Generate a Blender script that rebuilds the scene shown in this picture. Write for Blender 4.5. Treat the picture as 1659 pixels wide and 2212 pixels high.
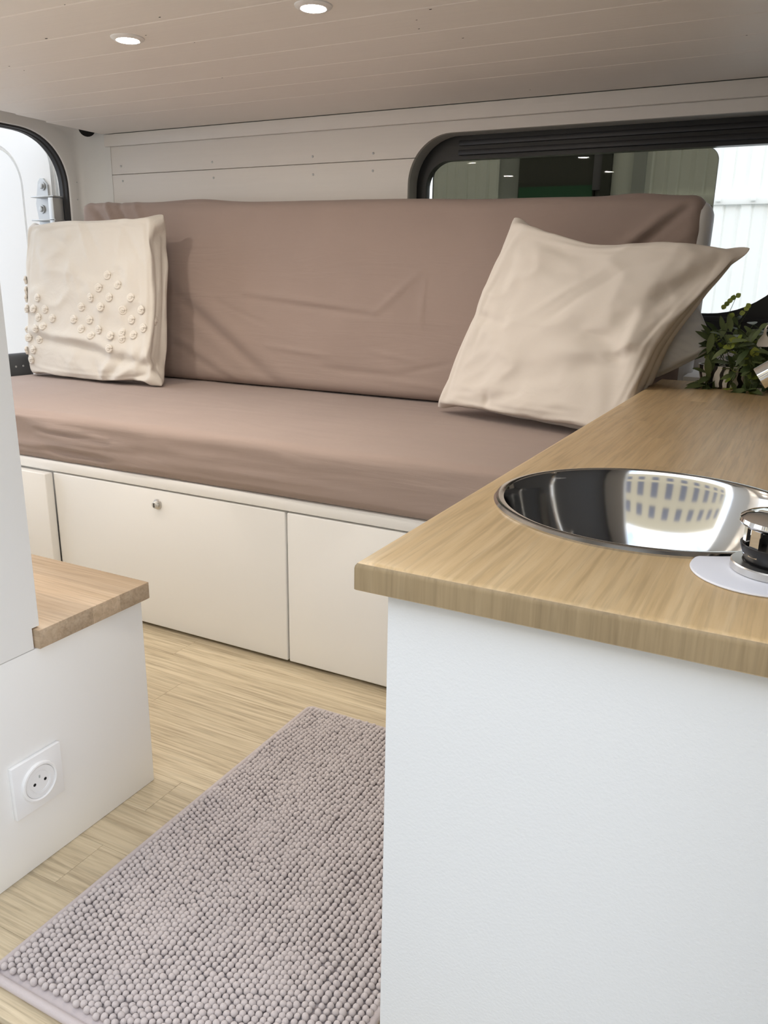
import bpy, bmesh, math, random
import numpy as np
from mathutils import Vector, Matrix
random.seed(7); rng = np.random.default_rng(7)
for o in list(bpy.data.objects): bpy.data.objects.remove(o)
S = bpy.context.scene; COL = S.collection
PI = math.pi

# ------------------------------------------------------------------ camera
YAW, PITCH, ROLL, FPX, CAMZ = 0.474934, 0.284334, 0.017409, 1725.0, 0.88
cf = np.array([-math.sin(YAW)*math.cos(PITCH), math.cos(YAW)*math.cos(PITCH), -math.sin(PITCH)])
cr0 = np.array([math.cos(YAW), math.sin(YAW), 0.0]); cu0 = np.cross(cr0, cf)
CR = math.cos(ROLL)*cr0+math.sin(ROLL)*cu0; CU = -math.sin(ROLL)*cr0+math.cos(ROLL)*cu0
CP = np.array([0, 0, CAMZ])
cam = bpy.data.cameras.new('camera'); co = bpy.data.objects.new('camera', cam); COL.objects.link(co)
cam.sensor_fit = 'HORIZONTAL'; cam.sensor_width = 36; cam.lens = FPX/1659*36; cam.clip_start = 0.02
M = Matrix.Identity(4)
for i in range(3):
    M[i][0], M[i][1], M[i][2], M[i][3] = CR[i], CU[i], -cf[i], CP[i]
co.matrix_world = M; S.camera = co
def project(p):
    q = np.asarray(p, float)-CP
    d = q@cf
    return 829.5+FPX*(q@CR)/d, 1106-FPX*(q@CU)/d
def hit(x, y, ax, v):
    d = cf+(x-829.5)/FPX*CR-(y-1106)/FPX*CU
    return CP+d*((v-CP[ax])/d[ax])

# ------------------------------------------------------------------ sky + exposure
S.view_settings.view_transform = 'Standard'; S.view_settings.look = 'None'
S.view_settings.gamma = 1; S.view_settings.use_curve_mapping = False
S.view_settings.exposure = 0.95
W = bpy.data.worlds.new('sky'); S.world = W; W.use_nodes = True
nt = W.node_tree; nt.nodes.clear()
def wn(t, **k):
    n = nt.nodes.new(t)
    for a, b in k.items(): setattr(n, a, b)
    return n
tc = wn('ShaderNodeTexCoord'); nz = wn('ShaderNodeTexNoise'); nz.inputs['Scale'].default_value = 2.2; nz.inputs['Detail'].default_value = 8; nz.inputs['Roughness'].default_value = .6
rp = wn('ShaderNodeValToRGB'); rp.color_ramp.elements[0].position = .38; rp.color_ramp.elements[0].color = (.42, .62, .95, 1)
rp.color_ramp.elements[1].position = .56; rp.color_ramp.elements[1].color = (1, .99, .97, 1)
bg = wn('ShaderNodeBackground'); bg.inputs['Strength'].default_value = 1.38; ow = wn('ShaderNodeOutputWorld')
nt.links.new(tc.outputs['Generated'], nz.inputs['Vector']); nt.links.new(nz.outputs['Fac'], rp.inputs['Fac'])
nt.links.new(rp.outputs['Color'], bg.inputs['Color']); nt.links.new(bg.outputs['Background'], ow.inputs['Surface'])
def portal(name, loc, direction, sx, sy):
    l = bpy.data.lights.new(name, 'AREA'); l.shape = 'RECTANGLE'; l.size = sx; l.size_y = sy; l.cycles.is_portal = True
    o = bpy.data.objects.new(name, l); COL.objects.link(o); o.location = loc
    o.rotation_euler = Vector(direction).to_track_quat('-Z', 'Z').to_euler()
portal('doorway_portal', (-.42, .44, .68), (0, 1, 0), 1.1, 1.36)
portal('window_portal', (-.56, 2.46, 1.04), (0, -1, 0), 1.1, .52)
portal('rear_portal', (-2.56, 1.4, .95), (1, 0, 0), 1.7, .85)

# ------------------------------------------------------------------ materials
MATS = {}
class NB:
    def __init__(s, name):
        s.m = bpy.data.materials.new(name); s.m.use_nodes = True; s.t = s.m.node_tree
        s.b = s.t.nodes['Principled BSDF']; s.out = s.t.nodes['Material Output']; MATS[name] = s.m
    def n(s, t, **k):
        q = s.t.nodes.new(t)
        for a, b in k.items():
            if a in q.inputs: q.inputs[a].default_value = b
            else: setattr(q, a, b)
        return q
    def l(s, a, b): s.t.links.new(a, b)
    def set(s, **k):
        for a, b in k.items(): s.b.inputs[a.replace('_', ' ')].default_value = b
    def coord(s, scale=(1, 1, 1), rnd=0.0):
        t = s.n('ShaderNodeTexCoord'); mp = s.n('ShaderNodeMapping'); mp.inputs['Scale'].default_value = scale
        s.l(t.outputs['Object'], mp.inputs['Vector'])
        if rnd:
            oi = s.n('ShaderNodeObjectInfo'); mu = s.n('ShaderNodeMath', operation='MULTIPLY'); mu.inputs[1].default_value = rnd
            s.l(oi.outputs['Random'], mu.inputs[0]); cx = s.n('ShaderNodeCombineXYZ')
            for i in range(3): s.l(mu.outputs[0], cx.inputs[i])
            s.l(cx.outputs[0], mp.inputs['Location'])
        return mp.outputs['Vector']
    def bump(s, h, strength=.2, dist=.002, prev=None):
        b = s.n('ShaderNodeBump'); b.inputs['Strength'].default_value = strength; b.inputs['Distance'].default_value = dist
        s.l(h, b.inputs['Height'])
        if prev: s.l(prev, b.inputs['Normal'])
        s.l(b.outputs['Normal'], s.b.inputs['Normal']); return b.outputs['Normal']
def plain(name, col, rough=.5, metal=0., bump=None, spec=.5, **k):
    b = NB(name); b.set(Base_Color=(*col, 1), Roughness=rough, Metallic=metal, Specular_IOR_Level=spec)
    for a, v in k.items(): b.b.inputs[a.replace('_', ' ')].default_value = v
    if bump:
        nz = b.n('ShaderNodeTexNoise', Scale=bump[0], Detail=3.0); b.l(b.coord(), nz.inputs['Vector']); b.bump(nz.outputs['Fac'], bump[1], bump[2])
    return b.m
plain('white_laminate', (.89, .88, .855), .38, bump=(350, .12, .0006))
plain('white_melamine', (.76, .77, .77), .42, bump=(420, .35, .0008))
plain('white_edge', (.80, .79, .77), .35)
plain('white_metal', (.80, .80, .78), .3, bump=(8, .1, .003))
plain('door_white', (.86, .86, .85), .35)
plain('galvanised', (.52, .53, .53), .4, .6)
plain('dark_lining', (.10, .102, .108), .8)
plain('rubber', (.03, .03, .033), .55)
plain('grey_rubber', (.075, .08, .085), .5)
plain('black_plastic', (.006, .006, .007), .38)
plain('dark_track', (.016, .016, .019), .42)
plain('sub_base', (.30, .23, .14), .9)
plain('hole_black', (.004, .004, .004), .9)
plain('chrome', (.82, .82, .82), .06, 1.)
plain('steel', (.60, .60, .59), .09, 1.)
plain('steel_satin', (.66, .65, .63), .28, 1.)
plain('socket_white', (.88, .88, .88), .25)
plain('white_rubber', (.80, .81, .87), .45)
plain('grey_reveal', (.46, .46, .43), .6)
plain('mattress_white', (.80, .79, .78), .85)
plain('asphalt', (.26, .255, .245), .9, bump=(60, .4, .01))
plain('facade', (.55, .46, .31), .8)
plain('shed_white', (.90, .92, .88), .5)
plain('shed_grey', (.40, .42, .41), .6)
plain('shed_dark', (.05, .055, .045), .7)
plain('shed_green', (.03, .12, .06), .7)
plain('shed_slate', (.16, .155, .18), .7)
plain('stem', (.06, .09, .03), .6)
plain('tag_white', (.75, .72, .68), .6)
b = NB('lamp_glow'); b.set(Base_Color=(1, .95, .85, 1), Emission_Color=(1, .92, .82, 1), Emission_Strength=215.)
# painted planks
def painted(name, col):
    b = NB(name); v = b.coord((1.5, 40, 40), 7)
    nz = b.n('ShaderNodeTexNoise', Scale=3., Detail=5.); b.l(v, nz.inputs['Vector'])
    mx = b.n('ShaderNodeMixRGB'); mx.inputs['Color1'].default_value = (*[c*.955 for c in col], 1); mx.inputs['Color2'].default_value = (*col, 1)
    b.l(nz.outputs['Fac'], mx.inputs['Fac']); b.l(mx.outputs[0], b.b.inputs['Base Color']); b.set(Roughness=.5)
    b.bump(nz.outputs['Fac'], .25, .0012); return b
painted('ceiling_paint', (.83, .785, .73)); painted('wall_paint', (.80, .76, .71))
# wood
def wood(name, c1, c2, c3, axis, fine, rough=.4, ring=.5, vary=.22):
    b = NB(name); sc = [62, 62, 62]; sc[axis] = 2.6
    v = b.coord(tuple(sc), 37.)
    nz = b.n('ShaderNodeTexNoise', Scale=1.0, Detail=6., Roughness=.65, Distortion=ring); b.l(v, nz.inputs['Vector'])
    r = b.n('ShaderNodeValToRGB'); e = r.color_ramp.elements
    e[0].position = .28; e[0].color = (*c1, 1); e[1].position = .72; e[1].color = (*c3, 1); m = r.color_ramp.elements.new(.5); m.color = (*c2, 1)
    b.l(nz.outputs['Fac'], r.inputs['Fac'])
    sf = [230, 230, 230]; sf[axis] = 9
    nf = b.n('ShaderNodeTexNoise', Scale=1.0, Detail=3.); b.l(b.coord(tuple(sf), 11.), nf.inputs['Vector'])
    rf = b.n('ShaderNodeValToRGB'); rf.color_ramp.elements[0].position = .36; rf.color_ramp.elements[0].color = (1-fine,)*3+(1,); rf.color_ramp.elements[1].position = .52; rf.color_ramp.elements[1].color = (1, 1, 1, 1)
    b.l(nf.outputs['Fac'], rf.inputs['Fac'])
    mx = b.n('ShaderNodeMixRGB', blend_type='MULTIPLY'); mx.inputs['Fac'].default_value = 1; b.l(r.outputs[0], mx.inputs['Color1']); b.l(rf.outputs[0], mx.inputs['Color2'])
    oi = b.n('ShaderNodeObjectInfo'); mr = b.n('ShaderNodeMapRange'); mr.inputs['To Min'].default_value = 1-vary/2; mr.inputs['To Max'].default_value = 1+vary/2; b.l(oi.outputs['Random'], mr.inputs['Value'])
    hv = b.n('ShaderNodeHueSaturation'); b.l(mr.outputs[0], hv.inputs['Value']); b.l(mx.outputs[0], hv.inputs['Color'])
    b.l(hv.outputs[0], b.b.inputs['Base Color']); b.set(Roughness=rough, Specular_IOR_Level=.4)
    b.bump(nf.outputs['Fac'], .12, .0008)
wood('oak_worktop', (.52, .36, .18), (.62, .44, .235), (.68, .51, .30), 1, .15, .36, .3, .20)
wood('oak_end', (.27, .195, .105), (.335, .245, .135), (.39, .29, .165), 2, .12, .5, 1.5, .10)
wood('oak_step', (.43, .315, .20), (.52, .39, .265), (.60, .47, .335), 0, .14, .42)
wood('oak_floor', (.34, .265, .17), (.54, .445, .30), (.66, .56, .395), 0, .15, .5, 1.6, .06)
# fabrics
def fabric(name, col, scale=900, s=.25, var=.05, wr=None):
    b = NB(name); nz = b.n('ShaderNodeTexNoise', Scale=scale, Detail=2.); b.l(b.coord(), nz.inputs['Vector'])
    n2 = b.n('ShaderNodeTexNoise', Scale=7., Detail=4.); b.l(b.coord(), n2.inputs['Vector'])
    mx = b.n('ShaderNodeMixRGB'); mx.inputs['Color1'].default_value = (*[c*(1-var) for c in col], 1); mx.inputs['Color2'].default_value = (*[min(1, c*(1+var)) for c in col], 1)
    b.l(n2.outputs['Fac'], mx.inputs['Fac']); b.l(mx.outputs[0], b.b.inputs['Base Color'])
    b.set(Roughness=.9, Specular_IOR_Level=.15, Sheen_Weight=.15, Sheen_Roughness=.5)
    nb = b.bump(nz.outputs['Fac'], s, .0008)
    if wr:
        n3 = b.n('ShaderNodeTexNoise', Scale=1., Detail=4., Distortion=.6); b.l(b.coord(wr[0]), n3.inputs['Vector']); b.bump(n3.outputs['Fac'], wr[1], wr[2], nb)
fabric('sheet', (.375, .292, .256), wr=((2.5, 9, 16), .35, .012))
fabric('pillow_linen', (.73, .67, .605), 1100, .25, .03, ((7, 7, 7), .35, .014))
fabric('pillow_cotton', (.72, .68, .62), 900, .3, .03, ((12, 9, 12), .45, .012))
fabric('pillow_back', (.76, .765, .78), 900, .3, .03, ((9, 9, 9), .3, .01))
fabric('tuft_yarn', (.80, .755, .685), 700, .6, .04)
b = NB('chenille'); oi = b.n('ShaderNodeTexNoise', Scale=5., Detail=3.); b.l(b.coord(), oi.inputs['Vector'])
mx = b.n('ShaderNodeMixRGB'); mx.inputs['Color1'].default_value = (.50, .44, .425, 1); mx.inputs['Color2'].default_value = (.60, .54, .52, 1)
b.l(oi.outputs['Fac'], mx.inputs['Fac']); b.l(mx.outputs[0], b.b.inputs['Base Color']); b.set(Roughness=.95, Specular_IOR_Level=.1, Sheen_Weight=.3)
nz = b.n('ShaderNodeTexNoise', Scale=1200., Detail=2.); b.l(b.coord(), nz.inputs['Vector']); b.bump(nz.outputs['Fac'], .6, .001)
plain('mat_binding', (.50, .44, .43), .9, bump=(700, .4, .001))
# leaves
def leafmat(name, c1, c2):
    b = NB(name); oi = b.n('ShaderNodeObjectInfo'); mx = b.n('ShaderNodeMixRGB'); mx.inputs['Color1'].default_value = (*c1, 1); mx.inputs['Color2'].default_value = (*c2, 1)
    b.l(oi.outputs['Random'], mx.inputs['Fac']); b.l(mx.outputs[0], b.b.inputs['Base Color']); b.set(Roughness=.45)
    tr = b.n('ShaderNodeBsdfTranslucent'); b.l(mx.outputs[0], tr.inputs['Color']); ms = b.n('ShaderNodeMixShader'); ms.inputs['Fac'].default_value = .35
    b.l(b.b.outputs[0], ms.inputs[1]); b.l(tr.outputs[0], ms.inputs[2]); b.l(ms.outputs[0], b.out.inputs['Surface'])
leafmat('leaf_dark', (.055, .09, .03), (.19, .24, .10)); leafmat('leaf_lime', (.17, .25, .03), (.36, .42, .08))
# tinted glass
b = NB('tinted_glass'); b.t.nodes.remove(b.b)
tr = b.n('ShaderNodeBsdfTransparent'); tr.inputs['Color'].default_value = (.36, .35, .30, 1)
gl = b.n('ShaderNodeBsdfGlossy'); gl.inputs['Roughness'].default_value = .01; fr = b.n('ShaderNodeFresnel', IOR=1.5)
ms = b.n('ShaderNodeMixShader'); fm = b.n('ShaderNodeMath', operation='MULTIPLY'); fm.inputs[1].default_value = .2; b.l(fr.outputs[0], fm.inputs[0]); b.l(fm.outputs[0], ms.inputs[0]); b.l(tr.outputs[0], ms.inputs[1]); b.l(gl.outputs[0], ms.inputs[2]); b.l(ms.outputs[0], b.out.inputs['Surface'])
# zebra pot
b = NB('brush_pattern'); wv = b.n('ShaderNodeTexWave', Scale=16., Distortion=6.); wv.inputs['Detail'].default_value = 1.; b.l(b.coord((1, 1, 1.6)), wv.inputs['Vector'])
r = b.n('ShaderNodeValToRGB'); r.color_ramp.interpolation = 'CONSTANT'; r.color_ramp.elements[0].color = (.01, .01, .01, 1); r.color_ramp.elements[1].position = .38; r.color_ramp.elements[1].color = (.75, .73, .68, 1)
b.l(wv.outputs['Fac'], r.inputs['Fac']); b.l(r.outputs[0], b.b.inputs['Base Color']); b.set(Roughness=.35)

# ------------------------------------------------------------------ mesh helpers
def tag(o, label=None, cat=None, group=None, kind=None):
    for k, v in (('label', label), ('category', cat), ('group', group), ('kind', kind)):
        if v: o[k] = v
    return o
def empty(name, loc=(0, 0, 0), **k):
    o = bpy.data.objects.new(name, None); COL.objects.link(o); o.location = loc; o.empty_display_size = .02; return tag(o, **k)
def link(name, me, mat, parent=None, smooth=False, **k):
    o = bpy.data.objects.new(name, me); COL.objects.link(o)
    if mat and not me.materials: me.materials.append(MATS[mat])
    if parent:
        o.parent = parent; o.matrix_parent_inverse = Matrix.Translation(-Vector(parent.location)) if parent.parent is None else Matrix.Identity(4)
        if parent.parent is not None: o.matrix_parent_inverse = (PW(parent)).inverted()
    if smooth: me.polygons.foreach_set('use_smooth', [True]*len(me.polygons))
    return tag(o, **k)
def PW(o):
    m = Matrix.LocRotScale(o.location, o.rotation_euler, o.scale)
    return (PW(o.parent) @ o.matrix_parent_inverse @ m) if o.parent else m
def from_bm(name, bm, mat, parent=None, smooth=False, **k):
    me = bpy.data.meshes.new(name); bm.normal_update(); bm.to_mesh(me); bm.free(); return link(name, me, mat, parent, smooth, **k)
def from_np(name, V, F, mat, parent=None, smooth=True, **k):
    me = bpy.data.meshes.new(name); me.from_pydata([tuple(map(float, v)) for v in V], [], [tuple(map(int, f)) for f in F]); me.update(); return link(name, me, mat, parent, smooth, **k)
def box_bm(x0, x1, y0, y1, z0, z1, bev=0., seg=2, bm=None):
    bm = bm or bmesh.new(); r = bmesh.ops.create_cube(bm, size=1)
    for v in r['verts']: v.co = ((x0+x1)/2+v.co.x*(x1-x0), (y0+y1)/2+v.co.y*(y1-y0), (z0+z1)/2+v.co.z*(z1-z0))
    if bev: bmesh.ops.bevel(bm, geom=list({e for v in r['verts'] for e in v.link_edges}), offset=bev, segments=seg, affect='EDGES', profile=.5)
    return bm
def box(name, x0, x1, y0, y1, z0, z1, mat, parent=None, bev=.0015, seg=2, **k):
    o = from_bm(name, box_bm(x0, x1, y0, y1, z0, z1, bev, seg), mat, parent, **k)
    return shade_auto(o)
def shade_auto(o, ang=35):
    me = o.data; bm = bmesh.new(); bm.from_mesh(me)
    for f in bm.faces: f.smooth = True
    for e in bm.edges:
        if len(e.link_faces) == 2 and e.calc_face_angle(0) > math.radians(ang): e.smooth = False
    bm.to_mesh(me); bm.free(); return o
def lathe(name, prof, c, mat, parent=None, n=64, rot=None, **k):
    bm = bmesh.new(); rings = []
    for r, z in prof:
        if r < 1e-6: rings.append([bm.verts.new((0, 0, z))])
        else: rings.append([bm.verts.new((r*math.cos(2*PI*i/n), r*math.sin(2*PI*i/n), z)) for i in range(n)])
    for a, b_ in zip(rings, rings[1:]):
        for i in range(n):
            j = (i+1) % n
            if len(a) == 1 and len(b_) == 1: continue
            if len(a) == 1: bm.faces.new((a[0], b_[j], b_[i]))
            elif len(b_) == 1: bm.faces.new((a[i], a[j], b_[0]))
            else: bm.faces.new((a[i], a[j], b_[j], b_[i]))
    bmesh.ops.recalc_face_normals(bm, faces=bm.faces)
    T = Matrix.Translation(Vector(c)) @ (rot.to_4x4() if rot else Matrix.Identity(4))
    bm.transform(T); return shade_auto(from_bm(name, bm, mat, parent, True, **k))
def tube_bm(pts, r, n=12, cap=True, bm=None):
    bm = bm or bmesh.new(); P = [Vector(p) for p in pts]; rings = []; prev = None
    for i, p in enumerate(P):
        d = (P[min(i+1, len(P)-1)]-P[max(i-1, 0)]).normalized()
        a = prev - d*prev.dot(d) if prev else d.orthogonal()
        a.normalize(); prev = a; b_ = d.cross(a); rr = r[i] if hasattr(r, '__len__') else r
        rings.append([bm.verts.new(p+rr*(a*math.cos(2*PI*k/n)+b_*math.sin(2*PI*k/n))) for k in range(n)])
    for A, B in zip(rings, rings[1:]):
        for k in range(n): bm.faces.new((A[k], A[(k+1) % n], B[(k+1) % n], B[k]))
    if cap: bm.faces.new(rings[0][::-1]); bm.faces.new(rings[-1])
    return bm
def prism_bm(poly, axis, a, b_, bm=None):
    """poly: 2D points in the two other axes (ordered x,y,z minus axis), extruded a..b"""
    bm = bm or bmesh.new(); oth = [i for i in range(3) if i != axis]
    def mk(p, v):
        c = [0, 0, 0]; c[axis] = v; c[oth[0]] = p[0]; c[oth[1]] = p[1]; return bm.verts.new(c)
    A = [mk(p, a) for p in poly]; B = [mk(p, b_) for p in poly]; n = len(poly)
    bm.faces.new(A); bm.faces.new(B[::-1])
    for i in range(n): bm.faces.new((A[i], B[i], B[(i+1) % n], A[(i+1) % n]))
    bmesh.ops.recalc_face_normals(bm, faces=bm.faces); return bm
def rrect(x0, x1, z0, z1, r, n=10):
    r = r if hasattr(r, '__len__') else (r,)*4   # corners: bl, br, tr, tl
    out = []
    for (cx, cz, rr, a0) in ((x0+r[0], z0+r[0], r[0], PI), (x1-r[1], z0+r[1], r[1], 1.5*PI), (x1-r[2], z1-r[2], r[2], 0), (x0+r[3], z1-r[3], r[3], .5*PI)):
        out += [(cx+rr*math.cos(a0+PI/2*i/n), cz+rr*math.sin(a0+PI/2*i/n)) for i in range(n+1)]
    return out
def ring_bm(outer, inner, axis, a, b_, bm=None):
    bm = bm or bmesh.new(); oth = [i for i in range(3) if i != axis]; n = len(outer)
    def mk(p, v):
        c = [0, 0, 0]; c[axis] = v; c[oth[0]] = p[0]; c[oth[1]] = p[1]; return bm.verts.new(c)
    L = [[mk(p, v) for p in poly] for poly, v in ((outer, a), (inner, a), (inner, b_), (outer, b_))]
    for k in range(4):
        A, B = L[k], L[(k+1) % 4]
        for i in range(n): bm.faces.new((A[i], A[(i+1) % n], B[(i+1) % n], B[i]))
    bmesh.ops.recalc_face_normals(bm, faces=bm.faces); return bm
def boolean(o, cutter, op='DIFFERENCE'):
    m = o.modifiers.new('b', 'BOOLEAN'); m.operation = op; m.object = cutter; m.solver = 'EXACT'
    bpy.context.view_layer.update()
    dg = bpy.context.evaluated_depsgraph_get(); me = bpy.data.meshes.new_from_object(o.evaluated_get(dg)); o.modifiers.clear(); old = o.data; o.data = me; bpy.data.meshes.remove(old)
def copy_obj(o, parent, loc=None, rot=None, scale=None, name=None):
    c = o.copy(); COL.objects.link(c); c.parent = parent
    if loc is not None: c.location = loc
    if rot is not None: c.rotation_euler = rot
    if scale is not None: c.scale = scale
    return c
# value noise
def vnoise(p, seed=0):
    p = np.asarray(p, float); i = np.floor(p).astype(np.int64); f = p-i; f = f*f*(3-2*f)
    def hsh(a):
        n = (a[..., 0]*73856093) ^ (a[..., 1]*19349663) ^ (a[..., 2]*83492791) ^ (seed*2654435761 & 0xffffffff)
        n = (n ^ (n >> 13))*1274126177 & 0xffffffff
        return ((n ^ (n >> 16)) & 0xffff)/65535.
    r = 0
    for dx in (0, 1):
        for dy in (0, 1):
            for dz in (0, 1):
                w = np.abs(1-dx-f[..., 0])*np.abs(1-dy-f[..., 1])*np.abs(1-dz-f[..., 2])
                r = r+w*hsh(i+np.array([dx, dy, dz]))
    return r*2-1
def fbm(p, o=4, seed=0):
    r = 0; a = 1.; p = np.asarray(p, float)
    for k in range(o): r = r+a*vnoise(p*2**k+17.3*k, seed+k); a *= .5
    return r

# ------------------------------------------------------------------ setting
RX, WY, CZ = -2.45, 2.31, 1.358          # rear plane, window wall, ceiling
fl = empty('floor', (0, 0, 0), kind='structure')
box('subfloor', RX, .40, .47, 2.40, -.06, -.0115, 'sub_base', fl, bev=0)
yrows = [.471, .567, .662, .757, .852, .946, 1.041, 1.136, 1.231, 1.326, 1.421, 1.516]
joints = {4: [-.888], 2: [-.886], 7: [-1.136], 3: [-1.5, -.52], 5: [-1.33, -.4], 6: [-1.75, -.62], 1: [-1.6, -.6], 8: [-1.7, -.45], 9: [-1.25], 10: [-1.6, -.7], 0: [-1.2]}
for i, (a, b_) in enumerate(zip(yrows, yrows[1:])):
    xs = [RX]+joints.get(i, [-1.])+[.40]
    for x0, x1 in zip(xs, xs[1:]): box('floor_plank', x0+.0002, x1-.0002, a+.0002, b_-.0002, -.011, 0, 'oak_floor', fl, bev=.0003, seg=1)
# ceiling
ce = empty('ceiling', (0, 0, CZ), kind='structure')
ys = [.52, .66, .80, .94, 1.08, 1.222, 1.37, 1.508, 1.647, 1.784, 1.918, 2.052, 2.30]
lamps = [(-1.362, 1.429), (-.890, 1.413), (-1.86, 1.44), (-1.86, .95), (-1.36, .95), (-.89, .95)]  # visible pair first, then added out-of-frame fill lamps
for i, (a, b_) in enumerate(zip(ys, ys[1:])):
    bm = prism_bm([(a+.0006, CZ+.012), (a+.0006, CZ+.0015), (a+.003, CZ), (b_-.0022, CZ), (b_-.0006, CZ+.0015), (b_-.0006, CZ+.012)], 0, -2.30-(.04*(b_-1.8)/.5 if b_ > 1.8 else 0), .40)
    o = from_bm('ceiling_plank', bm, 'ceiling_paint', ce)
box('roof_panel', RX-.05, .45, .43, 2.42, CZ+.06, CZ+.09, 'white_metal', ce, bev=0)
KN = [(0, 35, 1.30), (100, 83, 0), (905, 62, 0), (900, 43, 0), (930, 20, 0), (1145, 194, 0), (345, 37, 0), (315, 76, 0), (140, 10, 0), (20, 143, 0), (52, 152, 0), (480, 168, 0), (420, 92, 0), (1613, 76, 0), (1000, 82, 0)]
bmk = lambda r: prism_bm([(r*1.8*math.cos(t*PI/5), r*.8*math.sin(t*PI/5)) for t in range(10)], 2, CZ-.0004, CZ+.002)
kn_me = None
for (px, py, _) in KN[1:]:
    p = hit(px, py, 2, CZ)
    if kn_me is None:
        bm = bmk(.0022); bm.transform(Matrix.Translation((0, 0, -CZ))); ko = from_bm('knot', bm, 'hole_black', ce)
        kn_me = ko.data; ko.location = (p[0], p[1], CZ)
    else:
        k2 = ko.copy(); COL.objects.link(k2); k2.location = (p[0], p[1], CZ); k2.scale = (random.uniform(.4, .9),)*2+(1,)
# recessed lamps: a visible pair, the rest unseen and added to brighten the bench
for i, (x, y) in enumerate(lamps):
    L = empty('ceiling_lamp', (x, y, CZ), label=['round recessed ceiling lamp, the left one above the bench', 'round recessed ceiling lamp cut by the top of the photo', 'added unseen fill lamp above the left end of the bench, beyond the frame', 'added unseen fill lamp over the far left end of the tall cabinet', 'added unseen fill lamp over the middle of the low cabinet', 'added unseen fill lamp over the bath mat, beyond the frame'][i], cat='lamp', group='recessed ceiling lamps')
    lathe('trim_ring', [(.0225, -.004), (.024, -.0058), (.029, -.0055), (.0345, -.002), (.0352, .0002), (.0225, .0002)], (x, y, CZ), 'white_edge', L, 48)
    lathe('diffuser', [(.0, -.0046), (.018, -.0044), (.0226, -.0038), (.0226, 0)], (x, y, CZ), 'lamp_glow', L, 48)
# window wall
wl = empty('wall_back', (0, WY, 0), kind='structure')
hole = rrect(-1.127, .005, .70, 1.286, (.16, .25, .14, .135), 14)
cut = from_bm('cutter', prism_bm(hole, 1, WY-.2, WY+.3), None)
zs = [.0, .243, .383, .523, .663, .803, .943, 1.083, 1.2235, 1.318]
for a, b_ in zip(zs, zs[1:]):
    o = box('wall_plank', -2.32, .40, WY, WY+.012, a+.0008, b_-.0008, 'wall_paint', wl, bev=.0012, seg=1)
    if b_ > .70: boolean(o, cut)
o = box('body_side', RX, .40, WY+.0125, WY+.063, -.05, 1.42, 'grey_reveal', wl, bev=0); boolean(o, cut)
o = box('outer_skin', RX-.05, .40, WY+.095, WY+.10, -.3, 1.42, 'white_metal', wl, bev=0); boolean(o, cut)
bpy.data.objects.remove(cut)
box('trim_1', -2.335, .40, 2.298, WY, 1.3165, 1.3565, 'wall_paint', None, bev=.002, kind='structure')
scr = None
for (px, py) in [(675, 338), (806, 331), (676, 377), (805, 369), (458, 350), (461, 384), (261, 359), (265, 391)]:
    p = hit(px, py, 1, WY-.001)
    if scr is None: scr = lathe('screw_head', [(0, .0016), (.002, .0014), (.0034, .0004), (.0036, -.001)], (0, 0, 0), 'galvanised', wl, 12, Matrix.Rotation(PI/2, 3, 'X'))
    else: s2 = scr.copy(); COL.objects.link(s2); scr_l = s2; scr_l.location = p; continue
    scr.location = p
# window frame
wi = empty('window_1', (-.56, WY+.063, .75), kind='structure')
FY = WY+.064
outer = rrect(-1.16, .04, .66, 1.32, (.16, .25, .16, .15), 14); inner = rrect(-1.097, -.03, .804, 1.221, (.06, .22, .06, .075), 14)
from_bm('frame', ring_bm(outer, inner, 1, FY, FY+.03), 'black_plastic', wi)
for z0, z1, d in ((1.232, 1.246, .012), (1.258, 1.272, .010)):
    box('track', -.99, .0, FY-d, FY, z0, z1, 'dark_track', wi, bev=.002)
box('track', -1.0, -.0, FY-.006, FY, .785, .797, 'dark_track', wi, bev=.002)
pane = rrect(-1.09, -.272, .80, 1.226, (.03, .03, .035, .05), 10)
from_bm('sliding_pane', prism_bm(pane, 1, FY+.034, FY+.038), 'tinted_glass', wi)
from_bm('pane_edge', ring_bm(pane, rrect(-1.088, -.2735, .802, 1.2245, (.03, .03, .034, .05), 10), 1, FY+.0335, FY+.0385), 'shed_grey', wi)
# lower window ledge behind the worktop
box('trim_2', -.255, .40, 2.075, WY-.001, .60, .664, 'white_edge', None, kind='structure')
# rear opening frame (swept)
def rear_path():
    pts = [(y, 1.352) for y in np.linspace(.75, 2.03, 14)]
    cy, cz, ry, rz = 2.03, 1.172, .20, .18
    pts += [(cy+ry*math.sin(t)**.9, cz+rz*math.cos(t)**.9 if math.cos(t) > 0 else cz) for t in np.linspace(0.05, PI/2, 16)]
    pts += [(2.23-.004*(1.17-z), z) for z in np.linspace(1.15, .56, 8)]
    return np.array(pts)
RP = rear_path(); d = np.gradient(RP, axis=0); nrm = np.stack([-d[:, 1], d[:, 0]], 1); nrm /= np.linalg.norm(nrm, axis=1)[:, None]
def sweep(name, prof, mat, parent, close=False):
    V = []; F = []; m = len(prof)
    for (p, n_) in zip(RP, nrm):
        ky = (2.309-p[0])/n_[0] if n_[0] > 1e-4 else 9.; kz = (1.432-p[1])/n_[1] if n_[1] > 1e-4 else 9.
        k_ = min(ky, kz)/.078
        for (off, x) in prof: V.append((x, p[0]+n_[0]*off*(k_ if off > .0345 else 1), p[1]+n_[1]*off*(k_ if off > .0345 else 1)))
    for i in range(len(RP)-1):
        for k in range(m if close else m-1): F.append((i*m+k, i*m+(k+1) % m, (i+1)*m+(k+1) % m, (i+1)*m+k))
    return shade_auto(from_np(name, V, F, mat, parent), 50)
rf = empty('wall_left', (RX, 1.4, 0), kind='structure')
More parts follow.
